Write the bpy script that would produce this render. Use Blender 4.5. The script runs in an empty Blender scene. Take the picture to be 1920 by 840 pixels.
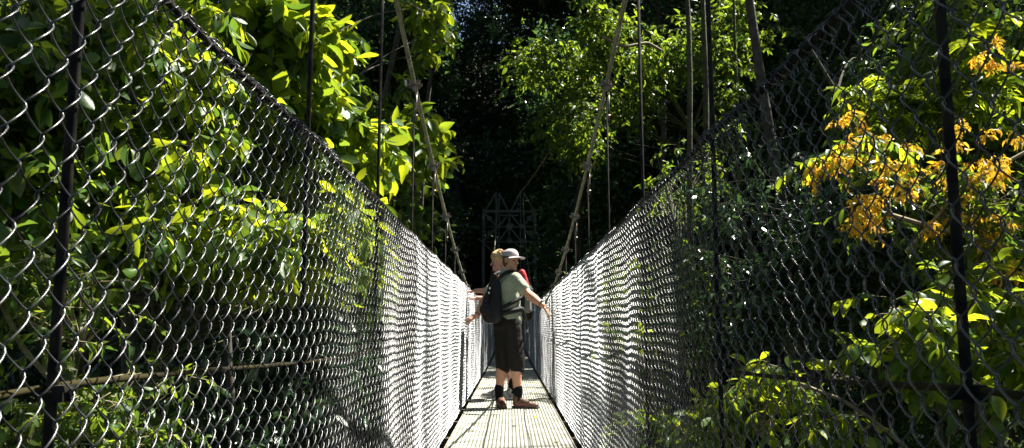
import bpy, math, random
import numpy as np
from mathutils import Vector, Matrix

random.seed(7)
RNG = np.random.default_rng(11)
SC = bpy.context.scene
COL = SC.collection
R = math.radians
F_PX = 1493.0                      # focal length in pixels of a 1920 px wide picture
CAM = np.array([0.0, 0.0, 0.88])
PITCH = math.atan(194 / F_PX)
YAW = math.atan(3 / F_PX)          # a hair to the right
SUN = np.array([0.46, 0.24, 0.855]); SUN /= np.linalg.norm(SUN)

# ------------------------------------------------------------------ helpers
def at(px, py, Y):
    a = (px - 960) / F_PX; b = (420 - py) / F_PX
    d = np.array([a, math.cos(PITCH) - b * math.sin(PITCH), math.sin(PITCH) + b * math.cos(PITCH)])
    c, s = math.cos(YAW), math.sin(YAW)
    d = np.array([d[0] * c + d[1] * s, -d[0] * s + d[1] * c, d[2]])
    return CAM + d * (Y / d[1])

def nrm(v):
    return v / np.maximum(np.linalg.norm(v, axis=-1, keepdims=True), 1e-9)

def mesh_np(name, V, faces, mats, mat_idx=None, smooth=True):
    """faces: list of (n,k) int arrays"""
    me = bpy.data.meshes.new(name)
    V = np.asarray(V, dtype=np.float32).reshape(-1, 3)
    faces = [np.asarray(f, dtype=np.int32) for f in faces if len(f)]
    loops = np.concatenate([f.ravel() for f in faces])
    tot = np.concatenate([np.full(len(f), f.shape[1], dtype=np.int32) for f in faces])
    start = np.concatenate([[0], np.cumsum(tot)[:-1]]).astype(np.int32)
    me.vertices.add(len(V)); me.vertices.foreach_set('co', V.ravel())
    me.loops.add(len(loops)); me.loops.foreach_set('vertex_index', loops)
    me.polygons.add(len(tot)); me.polygons.foreach_set('loop_start', start)
    me.polygons.foreach_set('use_smooth', np.full(len(tot), smooth, dtype=bool))
    for m in (mats if isinstance(mats, (list, tuple)) else [mats]):
        me.materials.append(m)
    if mat_idx is not None:
        me.polygons.foreach_set('material_index', np.asarray(mat_idx, dtype=np.int32))
    me.update(calc_edges=True); me.validate()
    return me

class MB:
    """collects geometry for ONE mesh"""
    def __init__(s): s.V = []; s.Q = []; s.T = []; s.n = 0
    def add(s, V, quads=None, tris=None):
        V = np.asarray(V, dtype=np.float64).reshape(-1, 3)
        s.V.append(V)
        if quads is not None and len(quads): s.Q.append(np.asarray(quads) + s.n)
        if tris is not None and len(tris): s.T.append(np.asarray(tris) + s.n)
        s.n += len(V)
    def box(s, c, size, M=None, bevel=0.0):
        c = np.asarray(c, float); h = np.asarray(size, float) / 2
        P = np.array([[x, y, z] for x in (-1, 1) for y in (-1, 1) for z in (-1, 1)], float) * h
        if M is not None: P = P @ np.asarray(M).T
        s.add(P + c, [[0, 1, 3, 2], [4, 6, 7, 5], [0, 4, 5, 1], [2, 3, 7, 6], [0, 2, 6, 4], [1, 5, 7, 3]])
    def bar(s, p0, p1, w, h, up=(0, 0, 1)):
        p0 = np.asarray(p0, float); p1 = np.asarray(p1, float)
        t = p1 - p0; L = np.linalg.norm(t); t = t / L
        u = np.cross(t, up)
        if np.linalg.norm(u) < 1e-4: u = np.cross(t, (1, 0, 0))
        u = u / np.linalg.norm(u); v = np.cross(u, t)
        s.box((p0 + p1) / 2, (w, L, h), np.stack([u, t, v], 1))
    def tube(s, P, rad, sides=6, ref=(0.13, 0.21, 0.97), cap=True):
        P = np.asarray(P, float); n = len(P)
        rad = np.broadcast_to(np.asarray(rad, float), (n,))
        s.tubes(P[None], rad[None], sides, ref)
        if cap:
            b = s.n - n * sides
            s.V.append(P[[0, -1]]); c0 = s.n; s.n += 2
            i = np.arange(sides); j = (i + 1) % sides
            s.T.append(np.stack([np.full(sides, c0), b + j, b + i], 1))
            s.T.append(np.stack([np.full(sides, c0 + 1), b + (n - 1) * sides + i, b + (n - 1) * sides + j], 1))
    def tubes(s, P, rad, sides=6, ref=(0.13, 0.21, 0.97)):
        """P (m,n,3), rad (m,n)"""
        P = np.asarray(P, float); m, n, _ = P.shape
        rad = np.broadcast_to(np.asarray(rad, float), (m, n))
        t = np.empty_like(P); t[:, 1:-1] = P[:, 2:] - P[:, :-2]; t[:, 0] = P[:, 1] - P[:, 0]; t[:, -1] = P[:, -1] - P[:, -2]
        t = nrm(t)
        u = np.cross(t, np.asarray(ref, float)); u = nrm(u); v = np.cross(t, u)
        a = np.arange(sides) * 2 * math.pi / sides
        V = P[:, :, None] + rad[:, :, None, None] * (np.cos(a)[None, None, :, None] * u[:, :, None] + np.sin(a)[None, None, :, None] * v[:, :, None])
        idx = np.arange(m * n * sides).reshape(m, n, sides)
        A = idx[:, :-1]; B = idx[:, 1:]
        q = np.stack([A, np.roll(A, -1, 2), np.roll(B, -1, 2), B], -1).reshape(-1, 4)
        s.add(V.reshape(-1, 3), q)
    def build(s, name, mat, parent=None, smooth=True):
        fs = []
        if s.Q: fs.append(np.concatenate(s.Q))
        if s.T: fs.append(np.concatenate(s.T))
        me = mesh_np(name, np.concatenate(s.V), fs, mat, smooth=smooth)
        return link(name, me, parent)

def link(name, me, parent=None):
    o = bpy.data.objects.new(name, me); COL.objects.link(o)
    if parent is not None:
        o.parent = parent
        o.matrix_parent_inverse = parent.matrix_basis.inverted()
    return o

def tag(o, label=None, cat=None, group=None, kind=None):
    if label: o['label'] = label
    if cat: o['category'] = cat
    if group: o['group'] = group
    if kind: o['kind'] = kind
    return o

def thing(name, loc, label, cat, group=None):
    o = bpy.data.objects.new(name, None); COL.objects.link(o)
    o.empty_display_size = 0.2; o.location = tuple(float(c) for c in loc)
    return tag(o, label, cat, group)

def copy_tree(o, parent=None):
    c = o.copy(); COL.objects.link(c); c.parent = parent
    for ch in list(o.children): copy_tree(ch, c)
    return c

# ------------------------------------------------------------------ materials
def new_mat(name):
    m = bpy.data.materials.new(name); m.use_nodes = True
    nt = m.node_tree; nt.nodes.clear()
    return m, nt, nt.nodes.new('ShaderNodeOutputMaterial')

def pr(name, col, rough=0.6, metal=0.0, spec=0.5, col2=None, nscale=20.0, bump=0.0, bscale=60.0, lo=0.4, hi=0.6):
    m, nt, out = new_mat(name)
    b = nt.nodes.new('ShaderNodeBsdfPrincipled')
    b.inputs['Base Color'].default_value = (*col, 1); b.inputs['Roughness'].default_value = rough
    b.inputs['Metallic'].default_value = metal; b.inputs['Specular IOR Level'].default_value = spec
    nt.links.new(b.outputs[0], out.inputs[0])
    tc = nt.nodes.new('ShaderNodeTexCoord')
    if col2 is not None:
        n = nt.nodes.new('ShaderNodeTexNoise'); n.inputs['Scale'].default_value = nscale; n.inputs['Detail'].default_value = 6
        nt.links.new(tc.outputs['Object'], n.inputs['Vector'])
        r = nt.nodes.new('ShaderNodeValToRGB')
        r.color_ramp.elements[0].position = lo; r.color_ramp.elements[1].position = hi
        r.color_ramp.elements[0].color = (*col, 1); r.color_ramp.elements[1].color = (*col2, 1)
        nt.links.new(n.outputs['Fac'], r.inputs[0]); nt.links.new(r.outputs[0], b.inputs['Base Color'])
    if bump:
        n = nt.nodes.new('ShaderNodeTexNoise'); n.inputs['Scale'].default_value = bscale; n.inputs['Detail'].default_value = 4
        nt.links.new(tc.outputs['Object'], n.inputs['Vector'])
        bp = nt.nodes.new('ShaderNodeBump'); bp.inputs['Strength'].default_value = bump; bp.inputs['Distance'].default_value = 0.02
        nt.links.new(n.outputs['Fac'], bp.inputs['Height']); nt.links.new(bp.outputs[0], b.inputs['Normal'])
    return m

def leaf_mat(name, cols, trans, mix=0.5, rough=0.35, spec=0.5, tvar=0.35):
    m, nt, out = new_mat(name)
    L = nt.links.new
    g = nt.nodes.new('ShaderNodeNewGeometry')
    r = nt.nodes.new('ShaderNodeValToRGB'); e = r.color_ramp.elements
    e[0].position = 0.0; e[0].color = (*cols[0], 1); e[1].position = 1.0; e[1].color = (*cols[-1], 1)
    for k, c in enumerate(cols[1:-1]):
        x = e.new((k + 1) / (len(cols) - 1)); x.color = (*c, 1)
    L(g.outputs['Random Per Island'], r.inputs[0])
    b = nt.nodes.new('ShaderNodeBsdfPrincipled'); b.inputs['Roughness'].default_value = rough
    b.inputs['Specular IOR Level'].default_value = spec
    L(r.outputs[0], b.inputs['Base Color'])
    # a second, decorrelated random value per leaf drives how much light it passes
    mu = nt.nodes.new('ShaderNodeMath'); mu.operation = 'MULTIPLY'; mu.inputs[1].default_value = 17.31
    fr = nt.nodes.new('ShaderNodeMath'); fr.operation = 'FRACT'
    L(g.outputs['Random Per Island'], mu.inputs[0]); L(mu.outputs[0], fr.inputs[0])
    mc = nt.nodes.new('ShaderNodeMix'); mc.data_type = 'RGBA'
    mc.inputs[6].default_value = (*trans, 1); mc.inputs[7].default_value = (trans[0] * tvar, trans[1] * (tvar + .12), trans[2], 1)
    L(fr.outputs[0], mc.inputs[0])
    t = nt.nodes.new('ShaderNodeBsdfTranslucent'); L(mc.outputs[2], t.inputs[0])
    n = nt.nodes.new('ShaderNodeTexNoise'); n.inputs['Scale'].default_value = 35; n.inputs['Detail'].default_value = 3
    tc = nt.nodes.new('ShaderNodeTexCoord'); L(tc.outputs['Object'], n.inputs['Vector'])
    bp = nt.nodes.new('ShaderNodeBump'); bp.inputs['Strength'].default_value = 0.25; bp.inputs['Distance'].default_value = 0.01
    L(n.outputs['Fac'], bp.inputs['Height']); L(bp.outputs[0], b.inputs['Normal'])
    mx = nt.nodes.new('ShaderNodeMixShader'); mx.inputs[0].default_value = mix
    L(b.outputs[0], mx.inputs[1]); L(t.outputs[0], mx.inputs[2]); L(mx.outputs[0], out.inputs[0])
    return m

M = {}
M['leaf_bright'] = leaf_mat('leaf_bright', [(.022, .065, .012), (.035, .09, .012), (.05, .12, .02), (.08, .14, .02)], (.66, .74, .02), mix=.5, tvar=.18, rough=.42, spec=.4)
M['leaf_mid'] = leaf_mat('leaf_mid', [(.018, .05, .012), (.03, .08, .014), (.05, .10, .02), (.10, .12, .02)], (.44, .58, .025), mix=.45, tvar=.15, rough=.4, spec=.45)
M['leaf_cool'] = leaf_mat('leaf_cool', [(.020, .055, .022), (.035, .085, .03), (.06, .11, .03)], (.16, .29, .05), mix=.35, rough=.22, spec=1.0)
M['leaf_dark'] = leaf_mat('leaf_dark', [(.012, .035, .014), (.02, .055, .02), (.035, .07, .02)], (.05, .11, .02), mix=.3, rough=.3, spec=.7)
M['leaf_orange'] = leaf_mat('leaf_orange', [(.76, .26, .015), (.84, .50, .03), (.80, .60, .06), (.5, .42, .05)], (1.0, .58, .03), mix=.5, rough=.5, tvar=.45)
M['bark'] = pr('bark', (.035, .028, .02), .9, col2=(.07, .06, .045), nscale=9, bump=.8, bscale=14)
M['bark_moss'] = pr('bark_moss', (.045, .035, .022), .95, col2=(.06, .075, .02), nscale=6, bump=.8, bscale=18)
M['twig'] = pr('twig', (.16, .12, .07), .85, col2=(.24, .21, .12), nscale=12)
M['twig_dark'] = pr('twig_dark', (.05, .04, .025), .9, col2=(.10, .09, .04), nscale=12)
M['vine'] = pr('vine', (.05, .045, .03), .9)
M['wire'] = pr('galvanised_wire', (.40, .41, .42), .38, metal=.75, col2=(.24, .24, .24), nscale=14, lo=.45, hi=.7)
M['wire_mid'] = pr('mid_grey_wire', (.20, .20, .20), .34, metal=.5, col2=(.11, .11, .11), nscale=14, lo=.4, hi=.65)  # in-between tone, softens the step from the dark to the pale mesh
M['wire_dark'] = pr('near_dark_wire', (.055, .058, .062), .3, metal=.25, spec=.65, col2=(.022, .022, .022), nscale=14, lo=.4, hi=.65)  # darker, glossier wire colour for the mesh panels nearest the camera
M['dark_cable'] = pr('dark_cable', (.010, .010, .010), .85, spec=.06, col2=(.028, .025, .02), nscale=30)
M['rope'] = pr('weathered_cable', (.26, .25, .19), .55, metal=.25, col2=(.13, .14, .08), nscale=8, lo=.35, hi=.7)
M['clamp'] = pr('clamp_steel', (.30, .29, .26), .4, metal=.6, col2=(.16, .09, .05), nscale=30)
M['moss_cable'] = pr('mossy_cable', (.022, .020, .012), .95, spec=.1, col2=(.036, .030, .010), nscale=7, lo=.42, hi=.62)
M['grating'] = pr('galvanised_grating', (.54, .54, .48), .55, metal=.15, col2=(.30, .31, .20), nscale=5, lo=.42, hi=.72)
M['edge'] = pr('painted_edge_steel', (.42, .41, .34), .6, metal=.2, col2=(.16, .12, .07), nscale=12, lo=.45, hi=.7)
M['beam'] = pr('dark_beam', (.04, .035, .028), .8, col2=(.09, .05, .03), nscale=10)
M['tower'] = pr('tower_steel', (.17, .19, .17), .6, metal=.1, col2=(.12, .14, .12), nscale=4)
M['soil'] = pr('forest_floor', (.035, .026, .016), .95, col2=(.05, .06, .02), nscale=.8, bump=.6, bscale=3)
M['skin'] = pr('skin', (.62, .30, .18), .5, spec=.4, col2=(.62, .34, .235), nscale=9)
M['skin_pink'] = pr('skin_pink', (.66, .36, .27), .5, spec=.4, col2=(.60, .28, .2), nscale=9)
M['shirt'] = pr('sage_shirt', (.33, .37, .27), .9, spec=.2, col2=(.30, .33, .245), nscale=6, bump=.25, bscale=14)
M['shorts'] = pr('charcoal_shorts', (.020, .018, .016), .85, spec=.2, bump=.3, bscale=12)
M['sock'] = pr('black_sock', (.010, .010, .014), .95, spec=.1)
M['shoe_brown'] = pr('brown_leather', (.13, .05, .03), .6, col2=(.09, .035, .02), nscale=20)
M['sole'] = pr('rubber_sole', (.05, .045, .04), .8)
M['shoe_grey'] = pr('grey_trainer', (.16, .16, .16), .6, col2=(.36, .36, .35), nscale=25, lo=.48, hi=.52)
M['lace'] = pr('pale_lace', (.5, .47, .4), .8)
M['cap'] = pr('pale_cap', (.40, .37, .38), .8, spec=.2)
M['cap_band'] = pr('navy_band', (.03, .03, .06), .8)
M['hair_dark'] = pr('brown_hair', (.12, .07, .04), .7)
M['hair_blond'] = pr('blond_hair', (.72, .50, .26), .6, col2=(.5, .3, .13), nscale=40, bump=.8, bscale=60)
M['pack_black'] = pr('black_nylon', (.012, .012, .014), .7, spec=.35, bump=.3, bscale=20)
M['pack_red'] = pr('red_nylon', (.45, .02, .025), .7, bump=.2, bscale=20)
M['pack_grey'] = pr('grey_mesh', (.20, .21, .19), .8)
M['orange'] = pr('orange_plastic', (.8, .16, .04), .5)
M['shirt_pink'] = pr('pale_pink_shirt', (.55, .34, .33), .9, bump=.3, bscale=14)
M['white'] = pr('white_trim', (.75, .75, .72), .6)
M['eye'] = pr('eye_dark', (.03, .02, .015), .3)

# ------------------------------------------------------------------ terrain
def ground_z(x, y):
    x = np.asarray(x, float); y = np.asarray(y, float)
    def ss(a, b, t):
        t = np.clip((t - a) / (b - a), 0, 1); return t * t * (3 - 2 * t)
    far = ss(20, 35, y) * 7.6 + ss(36, 95, y) * 34
    near = ss(-2, -9, y) * 7.6
    side = ss(6, 45, np.abs(x)) * 12 + ss(30, 110, np.abs(x)) * 20
    z = -7.6 + np.maximum(far, near) + side * (1 - .55 * ss(20, 40, y)) * ss(-30, 0, y)
    z += .5 * np.sin(x * .31 + 1) * np.cos(y * .27) + .22 * np.sin(x * 1.1 + y * .7)
    # level pads under the two ends of the bridge
    pad = np.exp(-((x / 3.5) ** 2 + ((y - 36) / 3.0) ** 2)) 
    z = z * (1 - pad) + (.2) * pad
    return z
def gz(x, y): return float(ground_z(x, y))

n = 200
u = np.linspace(-1, 1, n); gx = np.sign(u) * np.abs(u) ** 1.6 * 140; gy = 20 + np.sign(u) * np.abs(u) ** 1.6 * 140
X, Y = np.meshgrid(gx, gy, indexing='ij')
V = np.stack([X, Y, ground_z(X, Y)], -1).reshape(-1, 3)
idx = np.arange(n * n).reshape(n, n)
q = np.stack([idx[:-1, :-1], idx[1:, :-1], idx[1:, 1:], idx[:-1, 1:]], -1).reshape(-1, 4)
tag(link('ground', mesh_np('ground', V, [q], M['soil'])), kind='structure')

# ------------------------------------------------------------------ what the sun reaches
# (centre, radius, chance that a leaf clump standing in that beam is left in it)
BEAMS = []
def beam(c, r, keep=0.0, near=1.35): BEAMS.append((np.asarray(c, float), r, keep, near))
for y in np.arange(3.4, 11.6, .7): beam((0, y, .8), 1.15, 0.0)
for y in np.arange(1.0, 3.3, .5): beam((-.5, y, .9), .55, 0.2)
beam((0, 13.4, .3), .5, .2); beam((0, 16.5, .3), .45, .3)
def beam_px(px, py, Y, rpx, keep=0.05, near=1.35): beam(at(px, py, Y), rpx * Y / F_PX, keep, near)
beam_px(720, 230, 7.2, 150, 0, .35); beam_px(600, 200, 7.0, 150, 0, .45); beam_px(740, 60, 7.6, 130, 0, .5); beam_px(560, 60, 6.6, 170, .1, .7); beam_px(760, 360, 7.0, 90, 0, .4); beam_px(660, 330, 7.2, 120, 0, .35); beam_px(540, 400, 5.8, 150, .0, .3); beam_px(660, 470, 6.6, 100, .0, .3); beam_px(430, 300, 5.2, 130, .0, .4); beam_px(350, 460, 5.0, 130, .08, .4); beam_px(240, 180, 4.8, 120, .5, .8)
beam_px(800, 50, 10.2, 90, 0, .3)
beam_px(90, 120, 4.5, 130, .6, .8); beam_px(60, 420, 4.4, 90, .6, .8); beam_px(120, 700, 4.3, 90, .3, .8)
beam_px(980, 140, 16.5, 60, .0, .5); beam_px(1180, 90, 16, 110, .05, .6); beam_px(1080, 180, 18, 90, .08, .6); beam_px(1040, 50, 17, 80, .05, .5); beam_px(1100, 300, 19, 45, .2, .6)
beam_px(1330, 130, 14, 110, .12, .6); beam_px(1400, 100, 17, 100, .1, .6); beam_px(1440, 60, 10, 80, .2, .6); beam_px(1260, 260, 13, 60, .15, .6)
beam_px(250, 180, 9, 150, .25, .7); beam_px(470, 470, 9, 110, .25, .7); beam_px(60, 300, 8, 110, .3, .8)
for _k in range(90): beam_px(random.uniform(790, 1260), random.uniform(10, 380) if _k % 3 else random.uniform(10, 150), random.uniform(22, 31), random.uniform(11, 26), .05, .8)
for _k in range(12): beam_px(random.uniform(1250, 1600), random.uniform(150, 650), random.uniform(8.2, 9.5), random.uniform(22, 45), .15, .7)
beam_px(1640, 110, 5.2, 130, .0, .5); beam_px(1610, 270, 5.1, 90, .0, .3); beam_px(1650, 350, 5.1, 90, 0, .3); beam_px(1740, 290, 5.1, 90, 0, .3); beam_px(1850, 350, 5.2, 110, 0, .3); beam_px(1850, 130, 5.2, 110, .4)
beam_px(1700, 620, 4.6, 130, .15); beam_px(1450, 740, 5.2, 90, .45); beam_px(1230, 810, 8, 70, .1); beam_px(1480, 80, 9, 100, .6)
beam_px(1230, 330, 13, 70, .3); beam_px(1210, 560, 11, 60, .4)

def sun_filter(P, rng, r_extra=0.0):
    """keep mask for clump centres P"""
    keep = np.ones(len(P), bool)
    for c, r, k, nr in BEAMS:
        d = P - c; t = d @ SUN
        off = np.linalg.norm(d - t[:, None] * SUN, axis=1)
        inb = (t > r * nr + .2) & (off < r + r_extra)
        keep &= ~(inb & (rng.random(len(P)) > k))
    return keep

# ------------------------------------------------------------------ leaves
def leaf_template(kind):
    """verts (n,3): x across, y along, z normal; quads/tris"""
    if kind == 'far':
        V = np.array([[0, 0, 0], [.5, .45, .10], [0, 1, -.08], [-.5, .45, .10]])
        return V, np.zeros((0, 4), int), np.array([[0, 1, 2], [0, 2, 3]])
    if kind == 'mid':
        ys = [0, .3, .68, 1]; ws = [0.04, .46, .38, .0]
    else:
        ys = [0, .14, .32, .52, .72, .88, 1.0]; ws = [.03, .20, .36, .48, .46, .26, .0]
    V = []
    for y, w in zip(ys, ws):
        dz = -.22 * y * y
        V += [[-w, y, dz + .14 * w * 1.2], [0, y, dz], [w, y, dz + .14 * w * 1.2]]
    V = V[:-3] + [[0, 1, -.22]]
    Q = []; m = len(ys) - 2
    for i in range(m):
        a = 3 * i; b = a + 3
        Q += [[a, a + 1, b + 1, b], [a + 1, a + 2, b + 2, b + 1]]
    a = 3 * m; T = [[a, a + 1, 3 * m + 3], [a + 1, a + 2, 3 * m + 3]]
    return np.array(V), np.array(Q), np.array(T)
TM = {k: leaf_template(k) for k in ('far', 'mid', 'near')}

def leaf_mesh_arrays(P, D, N, L, W, kind, rng=None):
    V, Q, T = TM[kind]
    S = nrm(np.cross(D, N)); N = np.cross(S, D)
    cz = np.ones((len(P), 1, 1)) if rng is None else rng.uniform(-.8, 3.0, (len(P), 1, 1))
    tw = np.zeros((len(P), 1, 1)) if rng is None else rng.normal(size=(len(P), 1, 1)) * .35
    N = np.repeat(N[:, None], len(V), 1) * cz + tw * S[:, None] * V[None, :, 1, None]
    out = P[:, None] + L[:, None, None] * (V[None, :, 0, None] * W[:, None, None] * S[:, None] + V[None, :, 1, None] * D[:, None] + V[None, :, 2, None] * N)
    k = len(V); off = (np.arange(len(P)) * k)[:, None, None]
    q = (Q[None] + off).reshape(-1, 4) if len(Q) else np.zeros((0, 4), int)
    t = (T[None] + off).reshape(-1, 3)
    return out.reshape(-1, 3), q, t

def grow(C, rad, ntw, nlf, L, wr, kind, rng, droop=.35, flat=.9, pinnate=False, twigs=True):
    """clump centres C (m,3) -> leaf arrays and twig paths"""
    m = len(C)
    d = rng.normal(size=(m, ntw, 3)); d[..., 2] *= .6; d = nrm(d)
    ln = rad * rng.uniform(.5, 1.1, (m, ntw, 1))
    base = np.repeat(C[:, None], ntw, 1) + rng.normal(size=(m, ntw, 3)) * rad * .12
    base = base.reshape(-1, 3); d = d.reshape(-1, 3); ln = ln.reshape(-1, 1)
    sag = np.array([0, 0, -1.0]) * ln * .28
    mid = base + d * ln * .5 + sag * .2; tip = base + d * ln + sag
    tw = np.stack([base, mid, tip], 1)
    nt = len(base)
    if pinnate:
        s = np.linspace(.12, 1, nlf // 2); s = np.repeat(s, 2); side = np.tile([1., -1.], nlf // 2)
        s = np.tile(s, (nt, 1)); side = np.tile(side, (nt, 1))
    else:
        s = np.linspace(.25, 1, nlf)[None] + rng.uniform(-.07, .07, (nt, nlf)); s = np.clip(s, .1, 1)
        side = np.tile(np.where(np.arange(nlf) % 2, 1., -1.), (nt, 1))
    s = s[..., None]
    P = base[:, None] * (1 - s) ** 2 + 2 * (base + d * ln * .5 + sag * 0)[:, None] * s * (1 - s) + tip[:, None] * s ** 2
    td = nrm(tip - base)[:, None] + 0 * P
    up = np.array([0, 0, 1.0])
    sv = nrm(np.cross(td, up) + 1e-4)
    if not pinnate:
        az = rng.uniform(-1, 1, s.shape) * 1.1
        sv = sv * np.cos(az) + np.cross(td, sv) * np.sin(az)
    D = nrm(td * (.35 if pinnate else .55) + sv * side[..., None] * (1.0 if pinnate else rng.uniform(.3, 1.1, s.shape)) + np.array([0, 0, -1.0]) * droop * rng.uniform(.3, 1.6, s.shape) + rng.normal(size=P.shape) * (.06 if pinnate else .22))
    N = nrm(up * flat + rng.normal(size=P.shape) * (.18 if pinnate else .5))
    P = P.reshape(-1, 3); D = D.reshape(-1, 3); N = N.reshape(-1, 3)
    ll = L * rng.uniform(.42, 1.38, len(P)); ww = wr * rng.uniform(.8, 1.2, len(P))
    V, q, t = leaf_mesh_arrays(P, D, N, ll, ww, kind, rng)
    return V, q, t, tw

def ell_points(c, r, n, rng, shell=.35):
    p = rng.normal(size=(n, 3)); p = nrm(p) * (shell + (1 - shell) * rng.random((n, 1))) ** .6
    return np.asarray(c) + p * np.asarray(r)

KEPT_TRUNK = []
def plant(name, label, cat, base, blobs, leaf, seed, group=None, trunk_r=.10, bark='bark', kind='mid', L=.14, wr=.5, rad=.45,
          ntw=7, nlf=7, droop=.35, flat=.9, pinnate=False, extra=None, filt=True, limb_r=.02, twig_r=.0035, top=None, lean=None, limb_every=1, crown_name='crown', twigmat=None, root_h=.5):
    """a tree or shrub: tapered trunk, limbs to every clump, leaves; blobs = [(centre, radii, n clumps)]"""
    rng = np.random.default_rng(seed)
    C = np.concatenate([ell_points(c, r, n_, rng) for c, r, n_ in blobs])
    if filt: C = C[sun_filter(C, rng, rad * .35)]
    # keep the walkway and the air inside the fences free
    C = C[~((np.abs(C[:, 0]) < .62 + rad * .75) & (C[:, 2] < 3.2) & (C[:, 1] < 37))]
    C = C[~((np.abs(C[:, 0]) < .62) & (C[:, 2] < 7) & (C[:, 1] < 9))]
    C = C[C[:, 2] > ground_z(C[:, 0], C[:, 1]) + .1]
    if len(C) == 0: return None
    base = np.array([base[0], base[1], gz(base[0], base[1]) - .15]) if len(base) == 2 else np.asarray(base, float)
    o = thing(name, base, label, cat, group)
    zt = C[:, 2].max() if top is None else top
    cen = C.mean(0) if lean is None else np.asarray(lean, float)
    k = 24; s = np.linspace(0, 1, k)[:, None]
    tip = np.array([cen[0], cen[1], zt - rad * .3])
    path = base * (1 - s) + tip * s
    H = tip[2] - base[2]
    bend = np.array([rng.normal() * .03 * H, rng.normal() * .03 * H, 0])
    path += np.sin(s * math.pi) * bend + np.sin(s * 9 + seed) * .12 * min(1, H / 8) * np.array([.6, 1, 0]) + np.sin(s * 23 + seed) * trunk_r * .5 * np.array([1, .7, 0])
    # the trunk stands over its base and leans over only higher up
    w = s ** 2.0
    path[:, :2] = base[:2] * (1 - w) + (tip[:2]) * w + (path[:, :2] - (base[:2] * (1 - s) + tip[:2] * s))
    tr = trunk_r * (1 - s[:, 0]) ** .7 * .92 + trunk_r * .08; tr *= 1 + .10 * np.sin(np.arange(k) * 2.3 + seed); tr[0] *= 1.5; tr[1] *= 1.15
    tb = MB(); tb.tube(path, tr, 9)
    tb.build('trunk', M[bark], o)
    # limbs
    lb = MB(); paths = []
    for c in C[::limb_every]:
        hz = c[2] - rng.uniform(.15, .45) * max(.5, np.linalg.norm(c[:2] - cen[:2]) + .4)
        j = int(np.clip((hz - base[2]) / max(H, .1) * (k - 1), 1, k - 2))
        a = path[j]; md = (a + c) / 2 + np.array([0, 0, .12 * np.linalg.norm(c - a)]) + rng.normal(size=3) * .06 * np.linalg.norm(c - a)
        t = np.linspace(0, 1, 6)[:, None]
        paths.append(a * (1 - t) ** 2 + 2 * md * t * (1 - t) + c * t ** 2)
    paths = np.array(paths)
    lr = np.linspace(1, .25, 6)[None] * limb_r * rng.uniform(.6, 1.3, (len(paths), 1))
    lb.tubes(paths, lr, 5)
    V, q, t, tw = grow(C, rad, ntw, nlf, L, wr, kind, rng, droop, flat, pinnate)
    if twig_r and kind != 'far':
        lb.tubes(tw, np.array([[1, .8, .4]]) * twig_r, 4)
    lb.build('branches', M[twigmat or bark], o)
    me = mesh_np(crown_name, V, [q, t], M[leaf], smooth=(kind != 'far'))
    link(crown_name, me, o)
    if extra:
        for (nm, eb, em, eL, ewr, ekind, erad, entw, enlf, edroop) in extra:
            C2 = np.concatenate([ell_points(c, r, n_, rng) for c, r, n_ in eb])
            V, q, t, tw = grow(C2, erad, entw, enlf, eL, ewr, ekind, rng, edroop, .3)
            link(nm, mesh_np(nm, V, [q, t], M[em]), o)
    return o

def pb(px, py, rpx, rpy, Y, rY, n_):
    c = at(px, py, Y); k = Y / F_PX
    return (c, (rpx * k, rY, rpy * k), n_)

# ---- LEFT SIDE
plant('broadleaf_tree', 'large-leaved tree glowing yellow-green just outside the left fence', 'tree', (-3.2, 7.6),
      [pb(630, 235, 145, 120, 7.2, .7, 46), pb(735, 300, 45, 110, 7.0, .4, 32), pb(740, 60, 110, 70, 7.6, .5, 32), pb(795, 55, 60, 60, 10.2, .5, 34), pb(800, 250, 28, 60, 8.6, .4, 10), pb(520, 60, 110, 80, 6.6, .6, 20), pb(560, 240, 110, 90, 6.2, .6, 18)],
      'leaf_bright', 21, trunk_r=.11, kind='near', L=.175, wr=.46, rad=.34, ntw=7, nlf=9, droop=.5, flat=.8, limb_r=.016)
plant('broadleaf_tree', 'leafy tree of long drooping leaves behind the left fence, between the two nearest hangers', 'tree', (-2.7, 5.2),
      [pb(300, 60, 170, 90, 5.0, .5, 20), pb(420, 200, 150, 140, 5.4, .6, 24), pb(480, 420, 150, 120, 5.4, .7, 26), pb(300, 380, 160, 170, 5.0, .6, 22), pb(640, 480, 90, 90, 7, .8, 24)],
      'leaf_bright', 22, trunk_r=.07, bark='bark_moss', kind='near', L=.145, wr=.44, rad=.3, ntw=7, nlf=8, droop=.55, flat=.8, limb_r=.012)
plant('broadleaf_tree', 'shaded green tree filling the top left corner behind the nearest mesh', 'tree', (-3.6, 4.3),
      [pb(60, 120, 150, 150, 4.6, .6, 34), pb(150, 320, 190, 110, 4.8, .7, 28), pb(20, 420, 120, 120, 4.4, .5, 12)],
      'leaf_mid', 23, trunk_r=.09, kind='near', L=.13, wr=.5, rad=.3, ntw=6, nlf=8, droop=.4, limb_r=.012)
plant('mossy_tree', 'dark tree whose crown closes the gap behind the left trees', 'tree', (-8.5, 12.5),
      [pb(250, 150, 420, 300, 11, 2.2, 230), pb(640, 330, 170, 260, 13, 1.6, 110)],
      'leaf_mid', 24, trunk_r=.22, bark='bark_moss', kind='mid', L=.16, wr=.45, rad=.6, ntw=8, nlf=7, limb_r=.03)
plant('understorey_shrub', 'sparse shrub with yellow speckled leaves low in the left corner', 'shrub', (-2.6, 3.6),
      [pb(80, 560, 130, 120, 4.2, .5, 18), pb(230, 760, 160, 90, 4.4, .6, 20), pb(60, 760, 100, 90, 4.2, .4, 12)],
      'leaf_mid', 25, trunk_r=.03, bark='bark_moss', kind='mid', L=.07, wr=.45, rad=.26, ntw=6, nlf=8, limb_r=.008, twigmat='twig')
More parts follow.
